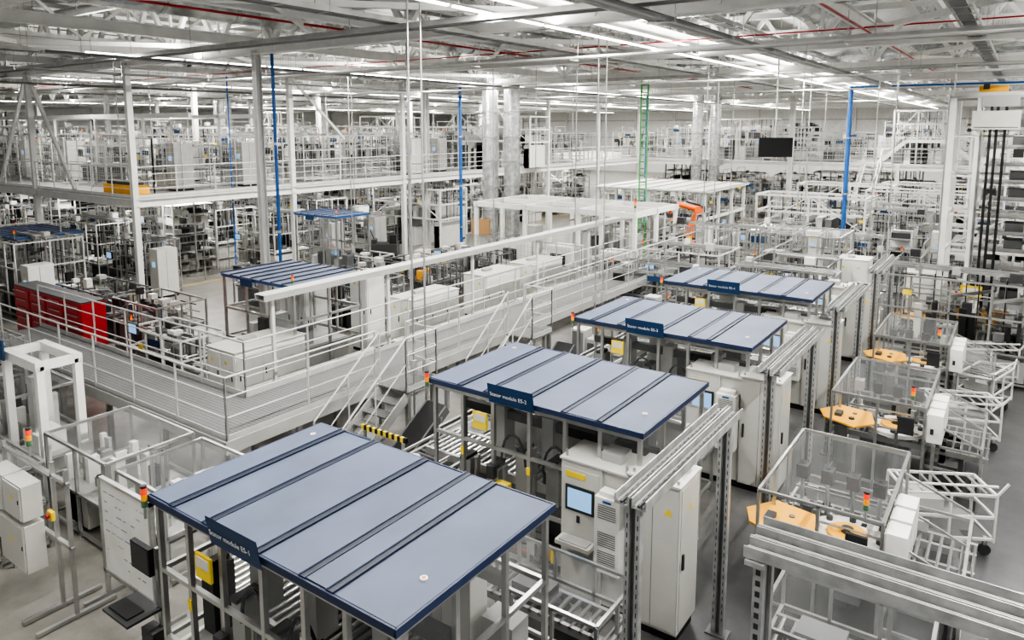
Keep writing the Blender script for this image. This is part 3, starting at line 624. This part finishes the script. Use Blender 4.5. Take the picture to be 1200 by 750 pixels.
b=MB(); x=-12.75
for s in (-.15,.15): b.beam((x+s,9,3.0),(x+s,33,3.0),.03,.12,'lgrey')
b.beam((x,9,2.95),(x,33,2.95),.3,.02,'lgrey'); b.beam((x,9,3.07),(x,33,3.07),.34,.015,'rail')
y=9.3
while y<33: b.beam((x,y,0),(x,y,2.9),.07,.07,'steelw'); b.box(x-.12,y-.12,0,x+.12,y+.12,.02,'steelw'); y+=3.4
put('cable_bridge',b)

def wcab(w,d,h,doors=2):
    b=MB(); b.box(0,0,.1,w,d,h,'white_paint'); b.box(.03,.03,0,w-.03,d-.03,.1,'black')
    for i in range(doors):
        x=i*w/doors; b.box(x+.03,-.015,.15,x+w/doors-.03,0,h-.06,'white_paint'); b.box(x+w/doors-.12,-.035,h*.5,x+w/doors-.09,-.015,h*.5+.18,'dgrey')
        b.quad([(x+.15,-.018,h-.3),(x+.27,-.018,h-.3),(x+.21,-.018,h-.2)],'yellow')
    for i in range(max(1,int(d/.7))): y=i*.7; b.box(w,y+.04,.15,w+.015,min(d,y+.68),h-.06,'white_paint'); b.box(w+.015,y+.1,h*.5,w+.035,y+.13,h*.5+.15,'dgrey')
    b.box(-.02,-.03,h,w+.03,d+.02,h+.03,'cream')
    b.box(w*.3,d*.3,h+.03,w*.5,d*.5,h+.12,'lgrey')
    return b
for (x,y,w,d,h,n) in ((-15.6,9.5,1.1,2.0,1.35,2),(-17.6,13.1,1.1,1.0,1.9,2),(-15.9,14.3,.7,.7,2.3,1),(-15.5,15.5,1.0,2.1,1.4,2),(-15.6,19.2,1.0,2.0,1.5,2),(-15.5,21.8,1.1,2.0,1.5,2),
     (-5.2,27.4,1.0,1.0,1.9,2),(-2.9,26.0,.8,1.4,1.9,1)):
    put('white_process_cabinet',wcab(w,d,h,n),(x,y,0),0,.012)
for (x,y,v) in ((-17.2,9.3,0),(-17.9,16.3,2),(-18.2,19.5,3),(-18.0,22.2,5)): put('workbench_station',VARL[v],(x-1.6,y,0),0)
def bbooth(W,D,Z):
    b=MB(); b.box(0,0,Z-.05,W,D,Z,'bluep')
    x=0
    while x<W-.1: b.box(x+.03,-.02,Z,x+.4,D+.02,Z+.03,'roofb'); b.box(x,-.02,Z,x+.03,D+.02,Z+.06,'trimb'); x+=.43
    b.frame(.05,.05,0,W-.05,D-.05,Z-.05,.06,'alu',3,2,(.15,.9,1.7)); b.box(.2,.4,.3,W-.2,D-.4,.9,'lgrey')
    for i in range(5): b.box(.3+i*.5,.5,.9,.6+i*.5,.9,1.2+.2*(i%3),['white_paint','dgrey','alu','lgrey','mgrey'][i]); b.cyl((.4+i*.5,1,.9),(.4+i*.5,1,Z-.1),.03,'alu',8)
    b.quad([(.1,.04,1),(W-.1,.04,1),(W-.1,.04,Z-.1),(.1,.04,Z-.1)],'plexi'); b.box(W*.3,-.05,Z-.2,W*.3+.5,-.03,Z,'signb'); b.stack(W,0,Z,1)
    return b
put('blue_roofed_booth',bbooth(3.0,2.3,2.6),(-17.5,11.2,0)); put('blue_roofed_booth',bbooth(3.2,2.3,2.6),(-17.5,29.6,0)); put('blue_roofed_booth',bbooth(3.4,2.3,2.6),(-32.4,10.6,0)); put('blue_roofed_booth',bbooth(2.6,1.8,3.0),(-24.6,19.2,0))
b=MB()
for y in (24.3,26.2,28.1):
    for x in (-19,-16.5,-14,-11.6): b.beam((x,y,0),(x,y,3.3),.14,.14,'white_paint')
    b.beam((-19.1,y,3.3),(-11.5,y,3.3),.14,.2,'white_paint')
for x in (-19,-16.5,-14,-11.6): b.beam((x,24.2,3.3),(x,28.2,3.3),.12,.2,'white_paint')
for x in (-18.3,-15.9,-13.4): b.box(x,25,0,x+1.2,26,1.7,'white_paint'); b.box(x+.2,24.98,.9,x+.9,25,1.4,'dgrey'); b.box(x,26.5,.7,x+1.5,27.5,1.0,'alu'); b.box(x+.3,26.6,1,x+.8,27.2,2.2,'lgrey')
for x in (-17,-14.5): b.beam((x,24.5,2.9),(x,28,2.9),.06,.06,'alu')
b.stack(-11.6,24.3,3.4,1.5)
put('white_portal_frame',b)
b=MB(); b.box(-18.0,32.8,3.5,-12.0,39,3.58,'white_paint')
b.frame(-17.8,33,0,-12.2,38.8,3.5,.12,'steelw',4,3,(1,2.2))
for i in range(6): b.box(-17.5+i*.9,34,0,-16.9+i*.9,35,1.2+.3*(i%3),['white_paint','cab','lgrey','mgrey','alu','white_paint'][i])
for i in range(7): b.beam((-18.0+i,32.8,3.6),(-18.0+i,39,3.6),.05,.04,'lgrey')
put('white_canopy_enclosure',b)
b=MB(); b.frame(0,0,0,3.4,2.6,2.5,.07,'alu',3,2,(.9,1.7)); b.quad([(0,0,2.53),(3.4,0,2.53),(3.4,2.6,2.53),(0,2.6,2.53)],'plexi'); b.box(.2,.2,.1,3.2,2.4,.9,'cab')
for x in (.85,1.7,2.55): b.beam((x,0,2.5),(x,2.6,2.5),.05,.05,'alu')
for a in ([(0,0),(3.4,0)],[(3.4,0),(3.4,2.6)]): b.quad([(*a[0],.9),(*a[1],.9),(*a[1],2.45),(*a[0],2.45)],'plexi')
for i in range(5): b.box(.3+.6*i,.8,.9,.6+.6*i,1.3,1.3+.25*(i%3),['alu','white_paint','dgrey','lgrey','alu'][i]); b.cyl((.5+.6*i,1.6,.9),(.5+.6*i,1.6,2.4),.03,'alu',6)
b.box(.2,-.03,2.1,.8,-.01,2.35,'signb')
put('glazed_test_enclosure',b,(-8.7,28.2,0))
def robot():
    b=MB(); b.cyl((0,0,0),(0,0,.9),.22,'mgrey',16); b.cyl((0,0,.9),(0,0,1.0),.32,'dgrey',20); b.cyl((0,0,1.0),(0,0,1.35),.26,'orange',20,.2)
    b.cyl((-.2,0,1.35),(.24,0,1.35),.18,'orange',18); b.cyl((.1,0,1.35),(.1,-.35,2.25),.14,'orange',14,.10); b.cyl((-.12,-.35,2.25),(.26,-.35,2.25),.15,'orange',18)
    b.cyl((.05,-.3,2.3),(.05,.55,2.5),.11,'orange',14,.07); b.cyl((.05,.5,2.48),(.05,.72,2.5),.09,'dgrey',14); b.cyl((.05,.66,2.5),(.05,.72,2.15),.06,'orange',12); b.box(-.08,.62,2.0,.18,.82,2.15,'dgrey')
    b.box(-.02,-.62,2.15,.14,-.4,2.4,'dgrey')
    pts=[(.2,-.1,1.5),(.3,-.4,1.9),(.25,-.5,2.4),(.12,.1,2.55)]
    for a,c in zip(pts,pts[1:]): b.cyl(a,c,.03,'black',8)
    return b
put('industrial_robot_arm',robot(),(-12.0,30.6,0),2.2,sc=(1.15,1.15,1.28))
b=MB(); b.box(-.56,-.03,-.34,.56,.04,.32,'black'); b.box(-.53,-.034,-.31,.53,-.03,.29,'black'); b.cyl((0,.08,.1),(0,.08,3.0),.03,'alu',8); b.box(-.15,.04,-.1,.15,.1,.15,'dgrey')
put('hanging_monitor',b,(-7.06,25.7,5.85),.5)
# ---------------- lift tower
b=MB(); x0,x1,y0,y1=-1.85,.35,25.0,27.0
for x in (x0,x1):
    for y in (y0,y1): b.beam((x,y,0),(x,y,7.4),.16,.16,'white_paint')
for x in (x0+.65,): b.beam((x,y0,0),(x,y0,7.4),.1,.1,'white_paint')
b.box(x0+.66,y0+.6,.2,x0+.7,y1,7.3,'lgrey')
z=.5
while z<7.5:
    b.beam((x0,y0,z),(x0,y1,z),.08,.08,'white_paint'); b.beam((x1,y0,z),(x1,y1,z),.08,.08,'white_paint'); b.beam((x0,y1,z),(x1,y1,z),.08,.08,'white_paint'); b.beam((x0,y0,z),(x0+.65,y0,z),.05,.05,'white_paint')
    z+=1.15
z=.9
while z<7.2:
    b.box(x0+.85,y0+.3,z,x1-.1,y1-.3,z+.04,'lgrey'); b.box(x0+.9,y0+.28,z+.05,x1-.15,y0+.34,z+.12,'alu')
    for i in range(5): b.cyl((x0+1+.25*i,y0+.3,z+.07),(x0+1+.25*i,y1-.3,z+.07),.03,'alu',6)
    if int(z*10)%3: b.box(x0+1.5,y0+.5,z+.1,x0+1.95,y0+1.2,z+.35,'mgrey')
    z+=.5
for x in (x0+.95,x0+1.1,x0+1.3): b.box(x-.035,y0-.08,.8,x+.035,y0-.03,7.2,'black')
b.box(x0+.7,y0-.1,7.1,x0+1.6,y0+.5,7.35,'lgrey'); b.box(x0+.5,y0-.2,6.45,x0+1.65,y0-.12,6.98,'cream'); b.box(x0+.55,y0-.21,6.5,x0+1.6,y0-.2,6.53,'mgrey'); b.cyl((x0+.6,y0+.2,7.55),(x0+1.3,y0+.2,7.55),.16,'amber',14); b.box(x0+.7,y0+.05,7.42,x0+.85,y0+.3,7.75,'dgrey'); b.box(x0-.1,y0-.1,7.35,x1+.1,y1,7.42,'lgrey')
b.box(x0+.45,y0-.05,.2,x1-.4,y0+.2,1.2,'wood'); b.box(x0+.5,y0-.06,.25,x0+.95,y0-.05,1.15,'amber'); b.box(x0+1.0,y0-.06,.25,x0+1.45,y0-.05,1.15,'amber')
b.box(x0+.55,y0-.12,1.55,x0+1.1,y0-.1,1.9,'yellow'); b.box(x0+.62,y0-.13,1.62,x0+1.03,y0-.12,1.83,'white_paint'); b.box(x0+.3,y0-.5,.0,x0+1.8,y0-.2,.3,'mgrey')
railing(b,(x0,y0,7.42),(x1,y0,7.42),h=.9,mids=1)
for i in range(16): b.beam((x0-.12,y0+.3,.5+.42*i),(x0-.12,y0+.7,.5+.42*i),.025,.025,'alu')
for yy in (.3,.7): b.beam((x0-.12,y0+yy,.2),(x0-.12,y0+yy,7.4),.03,.03,'alu')
put('vertical_lift_tower',b)
b=MB(); b.frame(.55,22.5,0,1.6,28,6.8,.12,'steelw',1,4,(1,2,3,4,5,6)); 
z=.6
while z<6.6: b.box(.6,22.6,z,1.55,27.9,z+.04,'lgrey'); b.box(.55,22.5,z,.6,28,z+.12,'alu'); z+=.45
put('buffer_storage_rack',b)
for p in ((-1.9,36,0),(.2,38,0),(-2,45,0)): put('parts_rack',RK[0],p,0,sc=(1.3,1.2,2.0))
# ---------------- left foreground
b=MB()
for x in (-10.35,-9.95): b.beam((x,4.0,0),(x,4.0,2.1),.05,.05,'alu')
b.beam((-11.9,4.0,1.9),(-9.9,4.0,1.9),.05,.05,'alu'); b.beam((-11.9,4.0,1.0),(-9.9,4.0,1.0),.05,.05,'alu'); b.beam((-11.9,4.0,0),(-11.9,4.0,2.0),.05,.05,'alu')
for x in (-10.35,-9.95): b.beam((x,3.5,.04),(x,4.5,.04),.06,.05,'alu')
for (x0_,z0,w,h) in ((-11.75,1.25,.5,.5),(-11.2,1.25,.55,.5),(-11.45,.5,.8,.68)):
    b.box(x0_,3.72,z0,x0_+w,3.97,z0+h,'cab'); b.box(x0_+.02,3.7,z0+.02,x0_+w-.02,3.72,z0+h-.02,'cab'); b.box(x0_+w-.07,3.69,z0+h*.5,x0_+w-.05,3.7,z0+h*.5+.06,'black')
    b.quad([(x0_+w/2-.05,3.698,z0+h*.55),(x0_+w/2+.05,3.698,z0+h*.55),(x0_+w/2,3.698,z0+h*.55+.09)],'yellow')
b.stack(-11.0,4.0,2.0,1.2); b.box(-10.42,3.92,1.3,-10.28,3.97,1.42,'yellow'); b.cyl((-10.35,3.92,1.36),(-10.35,3.88,1.36),.03,'red',12)
put('switch_box_stand',b,(.05,-.05,0),0,.006)
b=MB()
b.box(-10.05,4.42,.4,-8.75,4.45,1.76,'white_paint')
for (a,c,e,f) in ((-10.08,.37,-10.03,1.78),(-8.77,.37,-8.72,1.78)): b.box(a,4.4,c,e,4.46,f,'alu')
b.box(-10.08,4.4,1.74,-8.72,4.46,1.78,'alu'); b.box(-10.08,4.4,.37,-8.72,4.46,.42,'alu')
rr=random.Random(5)
for i in range(8):
    x=-9.95
    while x<-9.0:
        ww=rr.uniform(.04,.16)
        if rr.random()<.5: b.box(x,4.416,.6+.14*i,x+ww,4.42,.608+.14*i,rr.choice(['mgrey','mgrey','lgrey','bluep']))
        x+=ww+.05
for x in (-10.05,-8.75): b.beam((x,4.43,0),(x,4.43,.4),.05,.05,'alu'); b.beam((x,4.1,.03),(x,4.8,.03),.06,.05,'alu')
put('whiteboard',b)
b=MB()
b.beam((-7.75,3.62,0),(-7.75,3.62,1.75),.05,.05,'alu'); b.box(-8.12,3.5,1.45,-7.72,3.56,1.78,'black'); b.box(-8.1,3.495,1.47,-7.74,3.5,1.76,'dgrey')
b.box(-8.25,3.2,1.0,-7.7,3.6,1.03,'dgrey'); b.box(-8.2,3.25,1.03,-7.8,3.45,1.05,'black'); b.box(-8.0,3.4,0,-7.55,3.7,.04,'aludk'); b.box(-7.9,3.45,.3,-7.65,3.6,.8,'dgrey')
put('operator_workstation',b,(-.02,.36,.0),0)
b=MB()
for y in (5.0,5.6):
    for x in (-14.5,-13.2): b.beam((x,y,0),(x,y,2.55),.12,.12,'white_paint')
    b.beam((-14.56,y,2.55),(-13.14,y,2.55),.14,.16,'white_paint')
for x in (-14.5,-13.2): b.beam((x,5,2.55),(x,5.6,2.55),.12,.14,'white_paint')
b.box(-14.9,4.85,2.5,-14.2,4.88,2.85,'signb'); b.box(-14.2,5.05,.5,-13.6,5.5,1.2,'white_paint'); b.box(-14.0,5.1,1.2,-13.8,5.3,2.2,'alu'); b.box(-14.3,4.9,.8,-13.4,5.5,.86,'lgrey')
put('press_gantry',b)
def lowcage(w,d,h,seed):
    r=random.Random(seed); b=MB(); b.frame(0,0,0,w,d,h,.045,'alu',max(1,int(w/.8)),2,(.1,.75)); b.box(.05,.05,.65,w-.05,d-.05,.7,'lgrey')
    b.quad([(0,0,h),(w,0,h),(w,d,h),(0,d,h)],'plexi'); b.quad([(0,0,.75),(w,0,.75),(w,0,h),(0,0,h)],'plexi'); b.quad([(w,0,.75),(w,d,.75),(w,d,h),(w,0,h)],'plexi')
    for i in range(int(w*14)): x=r.uniform(.1,w-.3); y=r.uniform(.1,d-.3); b.box(x,y,.7,x+r.uniform(.05,.2),y+r.uniform(.05,.2),.7+r.uniform(.05,h-.85),r.choice(['alu','white_paint','lgrey','dgrey','mgrey','white_paint','alu','aludk']))
    for i in range(int(w*2)): x=r.uniform(.1,w-.4); b.box(x,.1,.1,x+.35,d-.2,.6,r.choice(['cab','mgrey','white_paint']))
    return b
for (x,y,w,d,h,s) in ((-17.0,4.6,2.2,1.6,1.6,1),(-12.9,4.9,2.0,1.4,1.5,2),(-10.8,5.0,1.3,1.4,1.4,3),(-14.2,3.1,2.2,1.4,1.4,4),(-15.6,2.0,1.2,2.2,1.4,6)):
    put('guarded_assembly_station',lowcage(w,d,h,s),(x,y,0))
b=MB()
for i in range(4):
    x=-23.6+i*1.02; b.box(x,8.5,.1,x+1,9.1,2.0,'red'); b.box(x+.02,8.52,0,x+.98,9.08,.1,'black')
    for k in range(7): b.box(x+.05,8.48,.15+.26*k,x+.95,8.5,.38+.26*k,'red'); b.box(x+.2,8.46,.33+.26*k,x+.8,8.48,.35+.26*k,'alu')
b.box(-23.6,8.5,2.0,-19.55,9.1,2.04,'dgrey')
put('red_tool_cabinet_row',b,(0,0.0,0))
b=MB()
for i in range(5): b.box(0,.05+i*.22,.1,1.2,.2+i*.22,.13,'wood')
for y in (.05,.5,.95): b.box(0,y,0,1.2,y+.1,.1,'wood')
b.box(.1,.15,.13,.7,.9,.35,'cream'); put('wooden_pallet',b,(-25.0,26.6,0),.3)
b=MB(); b.box(0,0,.15,1.3,.8,.75,'dgrey'); b.box(.9,.1,.75,1.25,.7,1.2,'black'); b.box(0,.1,.75,.2,.7,.95,'dgrey')
for x in (.2,1.1):
    for y in (-.02,.72): b.cyl((x,y,.16),(x,y+.1,.16),.16,'black',16)
b.beam((.1,.4,.9),(-.1,.4,1.4),.05,.05,'black'); b.beam((-.1,.15,1.4),(-.1,.65,1.4),.04,.04,'black'); put('tow_tractor',b,(-26.4,25.2,0),.6,.02)
b=MB()
for i in range(9): b.box(-13.0+.45*i,2.9,0,-12.8+.45*i,2.96,.004,'yellow')
for y in (14,40): b.box(-28.2,y,0,-28.1,y+10,.004,'yellow')
put('floor_marking',b)

w=bpy.data.worlds.new('world'); SC.world=w; w.use_nodes=True
w.node_tree.nodes['Background'].inputs[0].default_value=(1,.99,.975,1); w.node_tree.nodes['Background'].inputs[1].default_value=.65
